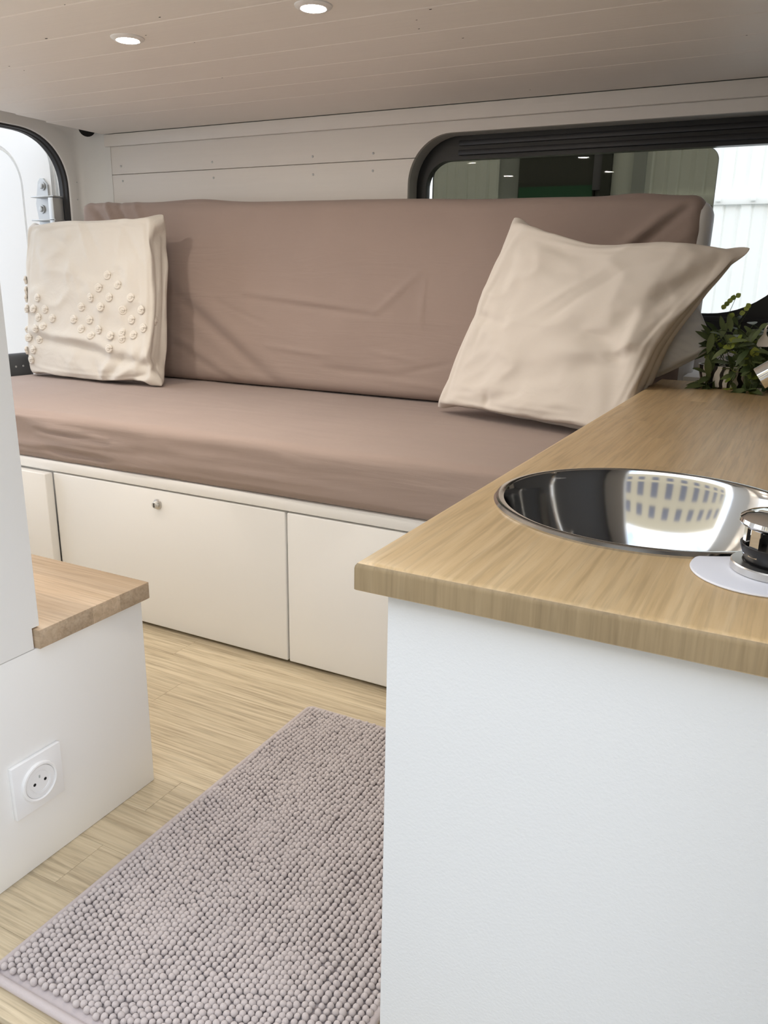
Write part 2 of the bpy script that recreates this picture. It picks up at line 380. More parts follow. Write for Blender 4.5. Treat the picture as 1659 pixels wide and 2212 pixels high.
sweep('body_frame', [(.0, RX-.06), (.0, RX-.004), (.004, RX), (.035, RX+.001), (.045, RX+.006), (.055, RX+.02), (.065, RX+.05), (.072, RX+.09), (.078, -2.318)], 'white_metal', rf)
sweep('door_seal', [(.001, RX-.006), (-.006, RX-.009), (-.008, RX-.018), (-.003, RX-.022), (-.009, RX-.027), (-.009, RX-.045), (-.002, RX-.05)], 'rubber', rf)
box('corner_post', RX-.06, -2.32, 2.312, 2.40, 0, 1.41, 'white_metal', rf, bev=.004)
box('sill_panel', RX-.05, RX+.002, .5, 2.31, -.05, .37, 'white_metal', rf, bev=.01)
box('header_panel', RX-.05, RX-.004, .5, 2.31, 1.353, 1.42, 'white_metal', rf, bev=.002)
for (px, py, r) in ((173, 381, .003), (166, 394, .002), (168, 431, .002)):
    p = hit(px, py, 0, RX+.003); lathe('frame_hole', [(0, .0006), (r, .0005), (r*1.2, -.001)], p, 'hole_black' if r > .0025 else 'galvanised', rf, 12, Matrix.Rotation(PI/2, 3, 'Y'))
p = hit(188, 277, 0, RX+.085); lathe('cable_opening', [(0, .0006), (.028, .0005), (.029, -.003)], p, 'hole_black', rf, 24, Vector((.75, -.55, -.35)).to_track_quat('Z', 'Y').to_matrix())
# near-side wall and front bulkhead
nw = box('wall_front', RX, -.97, .43, .47, -.05, 1.42, 'wall_paint', None, bev=0, kind='structure')
box('door_pillar', .16, .40, .43, .47, -.05, 1.42, 'white_metal', nw, bev=0)
box('door_header', -.97, .16, .43, .47, 1.33, 1.42, 'white_metal', nw, bev=0)
box('wall_right', .40, .43, .43, 2.40, -.05, 1.42, 'dark_lining', None, bev=0, kind='structure')

# ------------------------------------------------------------------ outside
box('ground', -14, 14, -14, 14, -.62, -.55, 'asphalt', None, bev=0, kind='structure', label='grey paved ground outside the van')
fa = empty('building_facade', (0, -11, -.55), kind='structure', label='pale yellow building across the street, mirrored in the sink')
box('facade_wall', -16, 16, -11.3, -11, -.55, 9.6, 'facade', fa, bev=0)
fw = None
for r_ in range(3):
    for c_ in range(12):
        if fw is None: fw = box('facade_window', -.6, .6, -.05, .03, -.8, .8, 'shed_slate', fa, bev=.02); o = fw
        else: o = fw.copy(); COL.objects.link(o)
        o.location = (-14.3+2.6*c_, -10.99, 1.3+2.7*r_)
SY = 4.2
sh = empty('metal_shed', (-.5, SY, -.55), label='white ribbed metal shed wall seen through the van window', cat='shed')
x = -7.0; nb_ = 0
cl_me = {}
def cladding(x0, w, z0, z1):
    key = (round(w, 4), round(z1-z0, 3))
    if key not in cl_me:
        e = .010
        pr = [(0, 0), (w*.10, 0), (w*.16, -e), (w*.46, -e), (w*.52, 0), (w*.56, 0), (w*.60, -e*.35), (w*.92, -e*.35), (w*.97, 0), (w, 0), (w, .012), (0, .012)]
        bm = prism_bm(pr, 2, 0, z1-z0); o = from_bm('cladding_board', bm, 'shed_white', sh); cl_me[key] = o
    else: o = cl_me[key].copy(); COL.objects.link(o)
    o.location = (x0, SY, z0); return o
wb = .118; xs0 = -.452-wb*.13
k0 = int((-4.6-xs0)/wb)
for k in range(k0, 12):
    xa = xs0+k*wb
    if xa+wb < -1.42 or xa > -.86:
        cladding(xa, wb, 1.277, 2.3)
    cladding(xa-.02, wb, -.55, 1.231)
box('rail', -.93, 1.0, SY-.02, SY+.01, 1.231, 1.277, 'shed_white', sh)
box('rail', -4.6, -1.42, SY-.01, SY+.01, 1.231, 1.277, 'shed_white', sh)
bt = None
for k in range(-2, 6):
    xx = -.453+.147*k
    if bt is None: bt = box('bolt', -.011, .011, -.006, .006, -.011, .011, 'shed_white', sh, bev=.003); bt.location = (xx, SY-.026, 1.254)
    else: c = bt.copy(); COL.objects.link(c); c.location = (xx, SY-.026, 1.254)
box('backing', -7, 1.6, SY+.013, SY+.05, -.55, 2.35, 'shed_grey', sh, bev=0)
box('side_cladding', -7, -4.55, SY-.01, SY+.013, -.55, 2.3, 'shed_grey', sh, bev=0)
op = box('dark_slab', -1.415, -1.03, SY-.02, SY+.012, 1.277, 2.3, 'shed_dark', sh, bev=0)  # plain dark rectangle set against the shed wall
box('green_strip', -1.41, -1.035, SY-.024, SY-.02, 1.278, 1.335, 'shed_green', op, bev=0)
box('grey_post', -1.034, -.993, SY-.04, SY, 1.31, 2.3, 'shed_slate', sh)
box('black_post', -.993, -.95, SY-.05, SY+.01, 1.2, 2.3, 'shed_dark', sh)
box('white_panel', -.948, -.85, SY-.02, SY+.01, 1.2, 2.3, 'shed_white', sh)
box('steel_post', -.846, -.79, SY-.05, SY, -.55, 2.3, 'shed_grey', sh)
# open rear door
rd = empty('rear_door', (RX-.05, 2.215, .4), label='open white rear van door with rounded inner recess left of the bench', cat='van door')
dz0, dz1 = -.1, 1.40
dpoly = rrect(-3.25, -2.528, dz0, dz1, (.08, .05, .16, .16), 10)
from_bm('door_shell', prism_bm(dpoly, 1, 2.235, 2.28), 'door_white', rd)
ro = rrect(-3.22, -2.535, dz0+.03, dz1-.01, (.08, .05, .15, .15), 12); ri = rrect(-3.14, -2.685, .5, dz1-.055, (.1, .1, .16, .16), 12)
from_bm('inner_frame', ring_bm(ro, ri, 1, 2.222, 2.24), 'door_white', rd)
from_bm('recess_panel', prism_bm(rrect(-3.135, -2.70, .505, dz1-.07, (.09, .09, .145, .145), 12), 1, 2.226, 2.24), 'door_white', rd)
hg = from_bm('hinge_plate', prism_bm([(-2.60, 1.02), (-2.615, 1.125), (-2.595, 1.20), (-2.583, 1.212), (-2.568, 1.212), (-2.548, 1.19), (-2.548, 1.02)], 1, 2.214, 2.224), 'galvanised', rd)
box('hinge_arm', -2.590, -2.472, 2.17, 2.215, 1.142, 1.147, 'galvanised', hg)
box('hinge_arm', -2.596, -2.472, 2.17, 2.215, 1.062, 1.067, 'galvanised', hg)
box('hinge_knuckle', -2.50, -2.475, 2.17, 2.215, .98, 1.14, 'galvanised', hg)
for (x_, z_) in ((-2.572, 1.185), (-2.584, 1.106), (-2.572, 1.034)):
    lathe('bolt', [(0, .010), (.008, .009), (.010, .006), (.010, .003), (.015, .003), (.015, 0)], (x_, 2.213, z_), 'galvanised', hg, 16, Matrix.Rotation(PI/2, 3, 'X'))
p0 = hit(38, 770, 0, RX-.03)
bmp = empty('door_bumper', (RX-.03, 1.95, .48), label='dark grey rounded rubber stop beside the bench at the rear door', cat='rubber stop')
o = box('cap', RX-.055, RX-.012, 1.87, 2.01, .48, .604, 'grey_rubber', bmp, bev=.021, seg=5)
for y_ in (1.93, 1.96): lathe('rivet', [(0, .002), (.003, .0015), (.004, 0)], (RX-.012, y_, .56), 'galvanised', bmp, 10, Matrix.Rotation(PI/2, 3, 'Y'))

# ------------------------------------------------------------------ bench
BF = 1.4235
be = empty('bench_box', (-1.4, 1.85, 0), label='white storage bench box with flat doors under the beige seat cushion', cat='bench')
box('bench_top', RX+.012, -.30, BF-.002, 2.30, .3785, .4065, 'white_laminate', be)
box('back_panel', RX+.012, -.30, 2.27, 2.30, .0, .376, 'white_laminate', be)
box('carcass', RX+.02, -.31, BF+.024, BF+.04, .03, .376, 'white_laminate', be)
box('shadow_plinth', RX+.02, -.31, BF+.045, BF+.06, .0, .04, 'hole_black', be)  # coloured black to paint the shadow in the gap under the doors
def door(x0, x1, y0, y1, z0, z1): return box('bench_door', x0, x1, y0, y1, z0, z1, 'white_laminate', be, bev=.003, seg=3)
door(RX+.015, -1.7195, BF-.025, BF, .008, .374)
d2 = door(-1.718, -.9815, BF, BF+.019, .008, .374); door(-.9765, -.302, BF, BF+.019, .008, .374)
kp = hit(341, 1089, 1, BF)
kn = lathe('lock_knob', [(0, .014), (.007, .0135), (.0085, .012), (.0085, .004), (.0125, .003), (.0135, .0015), (.0135, -.0005)], kp, 'steel_satin', d2, 32, Matrix.Rotation(PI/2, 3, 'X'))
kn['label'] = 'chrome push lock knob'
box('key_slot', kp[0]-.001, kp[0]+.001, kp[1]-.0146, kp[1]-.0135, kp[2]-.005, kp[2]+.005, 'hole_black', d2, bev=0)

# ------------------------------------------------------------------ cushions
def cushion(nx, ny, nz, sx, sy, sz, r):
    """dense rounded box centred at origin; returns V,F,N"""
    V = []; F = []; idx = {}
    def axisv(n, s): return np.linspace(-s/2, s/2, n+1)
    X, Y, Z = axisv(nx, sx), axisv(ny, sy), axisv(nz, sz)
    def vid(i, j, k):
        if (i, j, k) not in idx: idx[(i, j, k)] = len(V); V.append((X[i], Y[j], Z[k]))
        return idx[(i, j, k)]
    for k, fl_ in ((0, 1), (nz, 0)):
        for i in range(nx):
            for j in range(ny):
                q = [vid(i, j, k), vid(i+1, j, k), vid(i+1, j+1, k), vid(i, j+1, k)]; F.append(q[::-1] if fl_ else q)
    for j, fl_ in ((0, 0), (ny, 1)):
        for i in range(nx):
            for k in range(nz):
                q = [vid(i, j, k), vid(i+1, j, k), vid(i+1, j, k+1), vid(i, j, k+1)]; F.append(q[::-1] if fl_ else q)
    for i, fl_ in ((0, 1), (nx, 0)):
        for j in range(ny):
            for k in range(nz):
                q = [vid(i, j, k), vid(i, j+1, k), vid(i, j+1, k+1), vid(i, j, k+1)]; F.append(q[::-1] if fl_ else q)
    V = np.array(V); hb = np.array([sx, sy, sz])/2-r; c = np.clip(V, -hb, hb); dlt = V-c
    n = np.linalg.norm(dlt, axis=1)[:, None]; N = dlt/np.maximum(n, 1e-9)
    return c+N*r, F, N
def fold(a, b_, s0, t0, s1, t1, w, amp):
    ax, at = s1-s0, t1-t0; L = math.hypot(ax, at); ux, ut = ax/L, at/L
    al = (a-s0)*ux+(b_-t0)*ut; dd = -(a-s0)*ut+(b_-t0)*ux
    g = np.clip(al/L, 0, 1); gate = np.exp(-np.maximum(0, np.maximum(-al, al-L))**2/(2*(w*1.5)**2))*np.sin(PI*(.15+.7*g))
    return amp*gate*np.exp(-(dd/w)**2)
# seat
seat = empty('seat_cushion', (-1.38, 1.85, .39), label='long seat cushion in a beige-pink sheet lying on the white bench box', cat='cushion')
SX0, SX1, SZ0, SZ1 = -2.446, -.302, .407, .534
V, F, N = cushion(220, 60, 16, SX1-SX0, 2.29-1.409, SZ1-SZ0, .026)
P = V+np.array([(SX0+SX1)/2, (1.409+2.29)/2, (SZ0+SZ1)/2])
top = np.clip(N[:, 2], 0, 1); fr_ = np.clip(-N[:, 1], 0, 1)
disp = top*(.004*fbm(P*np.array([1.3, 2.2, 1]), 3, 3)+.0015*fbm(P*np.array([6, 5, 1]), 3, 5))
crease = -np.abs(fbm(P*np.array([2.6, 3, 30]), 3, 9))*.010+.005
disp = disp+fr_*(crease*(.5+.9*np.clip((-1.3-P[:, 0])/.8, 0, 1))+.004*fbm(P*np.array([2., 1, 6]), 2, 12))
for q in [(-1.75, .50, -1.50, .49, .007, .009), (-1.74, .475, -1.42, .468, .007, .009), (-1.74, .487, -1.5, .48, .006, -.008), (-1.72, .44, -1.50, .43, .008, -.008), (-1.7, .455, -1.45, .445, .007, .007), (-1.3, .46, -.8, .45, .007, .003), (-1.1, .50, -.6, .49, .006, .0025)]: disp += fr_*fold(P[:, 0], P[:, 2], *q)
P = P+N*disp[:, None]
low = P[:, 2] < .42; P[low & (fr_ > .5), 1] += .004
P[:, 2] = np.maximum(P[:, 2], SZ0)
from_np('sheet_cover', P, F, 'sheet', seat)
# backrest
back = empty('back_cushion', (-1.29, 2.2, .537), label='long back cushion in a beige-pink sheet leaning on the plank wall', cat='cushion')
BX0, BX1, BH, BT = -2.365, -.263, .572, .115
V, F, N = cushion(240, 12, 80, BX1-BX0, BT, BH, .036)
a = V[:, 0]+(BX0+BX1)/2; t = V[:, 2]+BH/2+.53; fr_ = np.clip(-N[:, 1], 0, 1); tp = np.clip(N[:, 2], 0, 1)
disp = fr_*(.010*fbm(np.stack([a*1.1, t*1.6, 0*a], 1), 3, 21)+.002*fbm(np.stack([a*5, t*7, 0*a], 1), 3, 23))
for q in [(-.315, 1.06, -.50, .90, .011, -.017), (-.335, 1.065, -.53, .90, .016, .010), (-.30, 1.0, -.50, .86, .014, .009), (-.30, .93, -.43, .84, .012, -.006),
          (-1.90, .79, -1.50, .545, .022, -.011), (-1.88, .83, -1.46, .57, .032, .008), (-1.95, .68, -1.62, .53, .022, .007), (-1.92, .65, -1.66, .535, .016, -.006),
          (-1.62, .80, -1.16, .765, .008, -.007), (-1.62, .815, -1.16, .78, .012, .006), (-1.62, .83, -1.62, .77, .006, .004), (-1.16, .765, -1.02, .89, .010, .005), (-1.74, .785, -1.52, .715, .006, -.004),
          (-1.52, .655, -1.30, .637, .007, .006), (-1.3, .60, -1.02, .585, .010, -.008), (-1.18, .59, -.93, .57, .008, .006), (-1.15, .66, -1.0, .64, .005, .004), (-1.05, .60, -.9, .64, .007, -.004), (-1.0, .87, -1.0, .73, .005, .004),
          (-2.30, 1.08, -2.20, .98, .012, -.014), (-2.25, 1.10, -2.17, .99, .010, .012), (-2.20, 1.11, -2.12, .98, .010, -.010), (-2.12, 1.1, -2.05, 1.0, .012, .007), (-2.33, 1.0, -2.2, .93, .012, .01)]:
    disp += (fr_+tp*.4)*fold(a, t, *q)
disp += tp*(.003*fbm(np.stack([a*2.5, 0*a, 0*a+3], 1), 3, 31)+.007*np.exp(-((a+.43)/.07)**2)*(N[:, 1] > -.2)+.010*np.exp(-((a+1.85)/.12)**2)*(N[:, 1] > -.2))
lf = np.clip(-N[:, 0], 0, 1); disp += lf*.012*fbm(V*np.array([10, 14, 14]), 2, 44)
V = V+N*disp[:, None]
lean = math.radians(7.5)
def pose_back(V):
    Q = V.copy(); Q[:, 2] += BH/2; Q[:, 1] += BT/2
    y, z = Q[:, 1].copy(), Q[:, 2].copy()
    Q[:, 1] = y*math.cos(lean)+z*math.sin(lean)+2.112; Q[:, 2] = -y*math.sin(lean)+z*math.cos(lean)+.543
    Q[:, 0] += (BX0+BX1)/2; Q[:, 2] += -(Q[:, 0]+1.3)*.0165*np.clip((Q[:, 2]-.55)/.3, 0, 1)
    Q[:, 2] = np.maximum(Q[:, 2], .534); Q[:, 1] = np.minimum(Q[:, 1], WY-.002-.002*(Q[:, 2] > 1.3)); return Q
from_np('sheet_cover', pose_back(V), F, 'sheet', back)
V2, F2, N2 = cushion(30, 10, 40, .10, BT-.026, BH-.022, .034); V2[:, 0] += (BX1-BX0)/2-.035
mw = from_np('mattress_end', pose_back(V2), F2, 'mattress_white', back); mw['label'] = 'white mattress edge showing beyond the sheet'

# ------------------------------------------------------------------ pillows (small cloth solve, then posed)
def sim_pillow(N=64, vol=1.0, steps=130, seed=1, aspect=1.0, noise=.012, straight=.1):
    """two unit sheets sewn at the rim and filled; returns P[2,N,N,3] with corners near +-.5"""
    rg = np.random.default_rng(seed); g = np.linspace(-.5, .5, N); X, Y = np.meshgrid(g, g*aspect, indexing='ij'); dx = g[1]-g[0]; dy = dx*aspect
    P = np.zeros((2, N, N, 3)); P[..., 0] = X; P[..., 1] = Y
    bulge = .05*(1-(2*X)**2)*(1-(2*Y/aspect)**2)
    sm = fbm(np.stack([X*5, Y*5, 0*X+seed*3.1], -1), 3, seed)
    P[0, ..., 2] = bulge+noise*sm*(bulge/.05); P[1, ..., 2] = -bulge+noise*(bulge/.05)*fbm(np.stack([X*5, Y*5, 0*X+9+seed], -1), 3, seed+5)
    Vl = np.zeros_like(P); V0 = vol*aspect*.5; dd = math.hypot(dx, dy)
    rim = np.zeros((N, N), bool); rim[0] = rim[-1] = True; rim[:, 0] = rim[:, -1] = True
    def con(A, B, L, st):
        d_ = B-A; l_ = np.linalg.norm(d_, axis=-1, keepdims=True); c_ = .5*st*(l_-L)/np.maximum(l_, 1e-9)*d_; A += c_; B -= c_
    for s in range(steps):
        du = np.gradient(P, axis=1); dv = np.gradient(P, axis=2); nr = np.cross(du, dv); nr[1] *= -1
        h_ = P[0, ..., 2]-P[1, ..., 2]; vol_ = (h_*dx*dy).sum()
        pr_ = np.clip((V0*.25-vol_)/(V0*.25), -.5, 1.)
        Vl = Vl*.88+nr/(dx*dy)*pr_*.0035
        Q = P+Vl
        for it in range(7):
            for o_ in (0, 1):
                con(Q[:, o_:-1:2], Q[:, o_+1::2][:, :Q[:, o_:-1:2].shape[1]], dx, 1.); con(Q[:, :, o_:-1:2], Q[:, :, o_+1::2][:, :, :Q[:, :, o_:-1:2].shape[2]], dy, 1.)
            for o_ in (0, 1):
                n_ = (N-1-o_+1)//2
                A = Q[:, o_:-1:2, :-1]; B = Q[:, o_+1::2, 1:][:, :A.shape[1]]; con(A, B, dd, .35)
                A = Q[:, o_:-1:2, 1:]; B = Q[:, o_+1::2, :-1][:, :A.shape[1]]; con(A, B, dd, .35)
            m_ = (Q[0]+Q[1])/2; Q[0][rim] = m_[rim]; Q[1][rim] = m_[rim]
        Vl = Q-P; P = Q
    for _ in range(1):
        L_ = P.copy(); L_[:, 1:-1, 1:-1] = .6*P[:, 1:-1, 1:-1]+.1*(P[:, 2:, 1:-1]+P[:, :-2, 1:-1]+P[:, 1:-1, 2:]+P[:, 1:-1, :-2]); P = L_
    c = np.array([P[0, 0, 0], P[0, -1, 0], P[0, -1, -1], P[0, 0, -1]]); P = P-c.mean(0)
    P[..., 0] /= np.abs(c[:, 0]-c[:, 0].mean()).mean()*2; P[..., 1] /= np.abs(c[:, 1]-c[:, 1].mean()).mean()*2
    P[..., 0] *= 1+straight*(1-np.clip(2*P[..., 1], -1, 1)**2); P[..., 1] *= 1+straight*(1-np.clip(2*P[..., 0], -1, 1)**2)
    return P
def pillow_mesh(name, P, corners, thick, mat, parent, post=None, flip=False):
    """corners: bl, br, tr, tl in metres; sheet 0 faces the viewer"""
    bl, br, tr, tl = [np.array(c, float) for c in corners]; N = P.shape[1]
    u = P[..., 0:1]+.5; v = P[..., 1:2]+.5
    base = bl*(1-u)*(1-v)+br*u*(1-v)+tr*u*v+tl*(1-u)*v
    ex = (br-bl)*(1-v)+(tr-tl)*v; ey = (tl-bl)*(1-u)+(tr-br)*u
    n = np.cross(ex, ey); n /= np.linalg.norm(n, axis=-1, keepdims=True)
    Q = base+n*P[..., 2:3]*thick
    if post: Q = post(Q, u[..., 0], v[..., 0])
    V = []; idm = np.zeros((2, N, N), int)
    for s in (0, 1):
        for i in range(N):
            for j in range(N):
                if s == 1 and (i in (0, N-1) or j in (0, N-1)): idm[1, i, j] = idm[0, i, j]
                else: idm[s, i, j] = len(V); V.append(Q[s, i, j])
    F = []
    for i in range(N-1):
        for j in range(N-1):
            F.append((idm[0, i, j], idm[0, i+1, j], idm[0, i+1, j+1], idm[0, i, j+1])); F.append((idm[1, i, j], idm[1, i, j+1], idm[1, i+1, j+1], idm[1, i+1, j]))
    o = from_np(name, V, F, mat, parent); m = o.modifiers.new('sub', 'SUBSURF'); m.levels = 1; m.render_levels = 1
    return o, Q
# left pillow with tufts
pl = empty('tufted_pillow', (-2.1, 1.97, .54), label='cream tufted square pillow at the left end of the bench', cat='pillow', group='pillows on the bench')
P1 = sim_pillow(64, 1.05, 130, 2, noise=.03, straight=.15)
def post1(Q, u, v):
    f = .010*np.exp(-((v-.235-.05*np.sin(u*5))/.035)**2)*np.clip((u-.25)/.2, 0, 1)
    f -= .012*np.exp(-((v-.175-.05*np.sin(u*5))/.03)**2)*np.clip((u-.3)/.2, 0, 1)
    for (u0, v0, u1, v1, w, am) in [(.62, .02, .70, .16, .018, .012), (.68, .03, .80, .17, .018, -.010), (.72, .03, .92, .15, .02, .012), (.80, .02, .95, .08, .018, -.010), (.62, .02, .58, .12, .015, -.01), (.08, .25, .5, .20, .03, -.010), (.1, .30, .5, .265, .02, .006),
                                   (.45, .97, .55, .72, .012, .006), (.50, .97, .64, .74, .012, -.006), (.1, .95, .28, .86, .02, -.008), (.15, .92, .33, .80, .02, .006), (.78, .93, .72, .62, .01, .005), (.40, .70, .48, .50, .010, .006), (.2, .68, .45, .66, .01, .005), (.8, .9, .93, .7, .015, -.006)]:
        f = f+fold(u, v, u0, v0, u1, v1, w, am)
    rg = (1-np.abs(fbm(np.stack([u[0]*5+1.2*v[0], v[0]*5.5, 0*u[0]], -1), 3, 81)))**4; f = f+.009*(rg-.35)*np.clip(np.minimum(u, 1-u)*8, 0, 1)*np.clip(np.minimum(v, 1-v)*8, 0, 1)
    Q[0, ..., 1] -= f[0]; Q[0, ..., 0] += .3*f[0]
    Q[..., 2] = np.where(Q[..., 2] < .5405, .5405+.06*(Q[..., 2]-.5405)*0, Q[..., 2]); return Q
po, Q1 = pillow_mesh('pillow_cover', P1, [(-2.405, 1.955, .528), (-1.797, 1.935, .530), (-1.850, 2.05, 1.062), (-2.42, 2.02, 1.043)], .60, 'pillow_cotton', pl, post1)
tufts = [(118, 730), (92, 835), (170, 822), (122, 925), (236, 915), (108, 1030), (188, 1022), (300, 1018), (232, 1112), (386, 1105), (142, 1222), (206, 1210), (290, 1200), (145, 1310), (245, 1310), (195, 1410), (115, 1410), (180, 1510),
         (905, 708), (822, 802), (1008, 800), (738, 908), (915, 915), (1125, 925), (645, 1015), (832, 1012), (1040, 1028), (1245, 1040), (580, 1115), (728, 1112), (1150, 1138), (1365, 1140), (652, 1205), (822, 1215), (1040, 1235), (1255, 1215), (745, 1290), (935, 1275), (1050, 1310), (1165, 1265), (925, 1400)]
fr1 = Q1[0].reshape(-1, 3); px_, py_ = project(fr1[0]), None
pp = np.array([project(p) for p in fr1]); gu = np.gradient(Q1[0], axis=0); gv = np.gradient(Q1[0], axis=1); nn = np.cross(gu, gv); nn /= np.linalg.norm(nn, axis=-1, keepdims=True)+1e-9; nn = nn.reshape(-1, 3)
bm = bmesh.new()
for (R_, r_, z_, tw) in ((.0108, .0040, .0012, 0), (.0046, .0042, .0026, 1.)):
    pts = [(R_*math.cos(t)*(1+.08*math.sin(3*t+tw)), R_*math.sin(t), z_+.0008*math.sin(2*t+tw)) for t in np.linspace(0, 2*PI, 15)]
    tube_bm(pts, r_, 7, True, bm)
tf = from_bm('tuft', bm, 'tuft_yarn', None, True); first = True
for (cx_, cy_) in tufts:
    x_, y_ = 30+cx_*.2230, 440+cy_*.2230
    i = int(np.argmin((pp[:, 0]-x_)**2+(pp[:, 1]-y_)**2)); t_ = tf if first else tf.copy()
    if not first: COL.objects.link(t_)
    first = False; t_.parent = pl; t_.matrix_parent_inverse = Matrix.Translation(-Vector(pl.location))
    t_.location = fr1[i]+nn[i]*.001; t_.rotation_euler = Vector(nn[i]).to_track_quat('Z', 'Y').to_euler()
# right pillow
pr = empty('large_pillow', (-.6, 1.95, .54), label='large plain off-white pillow leaning in the corner by the worktop', cat='pillow', group='pillows on the bench')
P2 = sim_pillow(64, 1.0, 130, 5, noise=.035, straight=.08)
def post2(Q, u, v):
    f = 0*u
    for (u0, v0, u1, v1, w, am) in [(.62, .48, .80, .40, .05, -.022), (.62, .28, .88, .36, .06, -.014), (.60, .38, .90, .46, .04, .008), (.80, .62, .96, .93, .05, -.018), (.86, .40, .80, .66, .03, .014), (.55, .82, .35, .55, .02, .005), (.62, .80, .42, .50, .02, -.005), (.1, .80, .35, .85, .04, .008), (.15, .90, .5, .87, .02, -.006), (.30, .12, .32, .03, .012, -.008), (.05, .5, .18, .48, .03, -.01)]:
        f = f+fold(u, v, u0, v0, u1, v1, w, am)
    rg = (1-np.abs(fbm(np.stack([u[0]*3.2+.8*v[0], v[0]*5, 0*u[0]], -1), 3, 71)))**4; f = f+.007*(rg-.35)*np.clip(np.minimum(u, 1-u)*8, 0, 1)*np.clip(np.minimum(v, 1-v)*8, 0, 1)
    Q[0, ..., 1] -= f[0]; Q[0, ..., 0] -= .3*f[0]
    # empty end of the case: pinch the filling out towards the top right corner
    g = np.clip((u-.78)/.22, 0, 1)*np.clip((v-.45)/.3, 0, 1); mid = Q.mean(0, keepdims=True); Q = Q*(1-.8*g[..., None])+mid*.8*g[..., None]
    # right edge drawn in below the corner
    e = np.clip((u-.6)/.4, 0, 1)**2*np.exp(-((v-.50)/.26)**2); Q[..., 0] -= .035*e; Q[..., 2] += .0*e
    s_ = np.exp(-((v-1)/.3)**2)*np.exp(-((u-.42)/.22)**2); Q[..., 2] -= .025*s_
    Q[..., 2] = np.maximum(Q[..., 2], .541)
    inb = (Q[..., 0] > -.310) & (Q[..., 2] < .659); Q[..., 2] = np.where(inb & (Q[..., 2] > .628), .659, Q[..., 2]); Q[..., 0] = np.where(inb & (Q[..., 2] <= .628), -.310, Q[..., 0]); return Q
po2, Q2 = pillow_mesh('pillow_cover', P2, [(-.865, 1.985, .546), (-.325, 1.80, .535), (-.132, 1.945, .957), (-.695, 2.03, 1.035)], .70, 'pillow_linen', pr, post2)
pb = empty('rear_pillow', (-.5, 2.04, .56), label='pale grey-white pillow half hidden behind the large plain pillow', cat='pillow', group='pillows on the bench')
P3 = sim_pillow(44, .7, 90, 9, noise=.03)
def post3(Q, u, v):
    Q[..., 2] = np.maximum(Q[..., 2], np.where(Q[..., 0] > -.325, .659, .541)); return Q
pillow_mesh('pillow_cover', P3, [hit(1405, 822, 1, 1.96), hit(1545, 748, 1, 1.965), hit(1495, 630, 1, 2.04), (-.62, 2.06, .82)], .50, 'pillow_back', pb, post3)

# ------------------------------------------------------------------ left cabinet
KX = -.936
lc = empty('low_cabinet', (-1.5, .7, 0), label='low white cabinet with socket in its end panel, left of the mat', cat='cabinet')
box('end_panel', KX-.018, KX, .475, .928, .0, .352, 'white_laminate', lc, bev=.002)
box('front_panel', -2.30, KX-.019, .908, .926, .0, .352, 'white_laminate', lc)
box('bottom', -2.30, KX-.019, .48, .907, .02, .036, 'white_laminate', lc)
def slabs(name, parent, mat, bmfull, axis, cuts):
    for a_, b_ in zip(cuts, cuts[1:]):
        bm = bmfull.copy()
        for val, sg in ((a_, 1), (b_, -1)):
            n_ = [0, 0, 0]; n_[axis] = -sg; c_ = [0, 0, 0]; c_[axis] = val
            bmesh.ops.bisect_plane(bm, geom=bm.verts[:]+bm.edges[:]+bm.faces[:], plane_co=c_, plane_no=n_, clear_outer=True)
        yield bm
st = empty('cabinet_top', (-1.5, .82, .353), label='oak worktop on the low white cabinet', cat='worktop')
full = box_bm(-2.30, KX+.010, .7135, .938, .353, .3825, .0015, 2)
for bm in slabs('stave', st, 'oak_step', full, 1, [.70, .752, .815, .872, .95]): shade_auto(from_bm('stave', bm, 'oak_step', st))
full.free()
uc = empty('tall_cabinet', (-1.5, .6, .353), label='tall white cabinet end panel standing on the low cabinet at the left edge', cat='cabinet')
from_bm('end_panel', prism_bm([(.475, .353), (.711, .353), (.711, .385), (.724, .385), (.724, 1.25), (.475, 1.25)], 0, KX-.018, KX), 'white_laminate', uc)
box('front_panel', -2.28, KX-.019, .705, .712, .384, 1.25, 'white_laminate', uc)
box('top_panel', -2.28, KX-.019, .48, .704, 1.23, 1.25, 'white_laminate', uc)
# socket
so = empty('wall_socket', (KX, .69, .145), label='square white electric socket on the low cabinet end panel', cat='socket')
tl, tr_, br_, bl_ = [hit(x_, y_, 0, KX+.006) for x_, y_ in ((15, 1672), (130, 1597), (143, 1703), (37, 1775))]
yc = (tl[1]+tr_[1]+br_[1]+bl_[1])/4; zc_ = (tl[2]+tr_[2]+br_[2]+bl_[2])/4; hs = .0435
box('plate', KX, KX+.0075, yc-hs, yc+hs, zc_-hs, zc_+hs, 'socket_white', so, bev=.0012)
RYm = Matrix.Rotation(PI/2, 3, 'Y')
lathe('ring', [(.0255, .0015), (.0262, .004), (.028, .005), (.0305, .0045), (.0315, 0)], (KX+.0075, yc, zc_), 'socket_white', so, 64, RYm)
lathe('insert', [(0, .0018), (.0165, .0018), (.017, .0026), (.0185, .0026), (.019, .003), (.0253, .003), (.0255, 0)], (KX+.0075, yc, zc_), 'socket_white', so, 64, RYm)
for dy in (-.0095, .0095): lathe('pin_hole', [(0, .0021), (.0024, .0021), (.0026, .0015)], (KX+.0075, yc+dy, zc_-.001), 'hole_black', so, 16, RYm)
box('shutter_slot', KX+.009, KX+.0096, yc-.0012, yc+.0012, zc_+.006, zc_+.0105, 'shed_grey', so, bev=0)

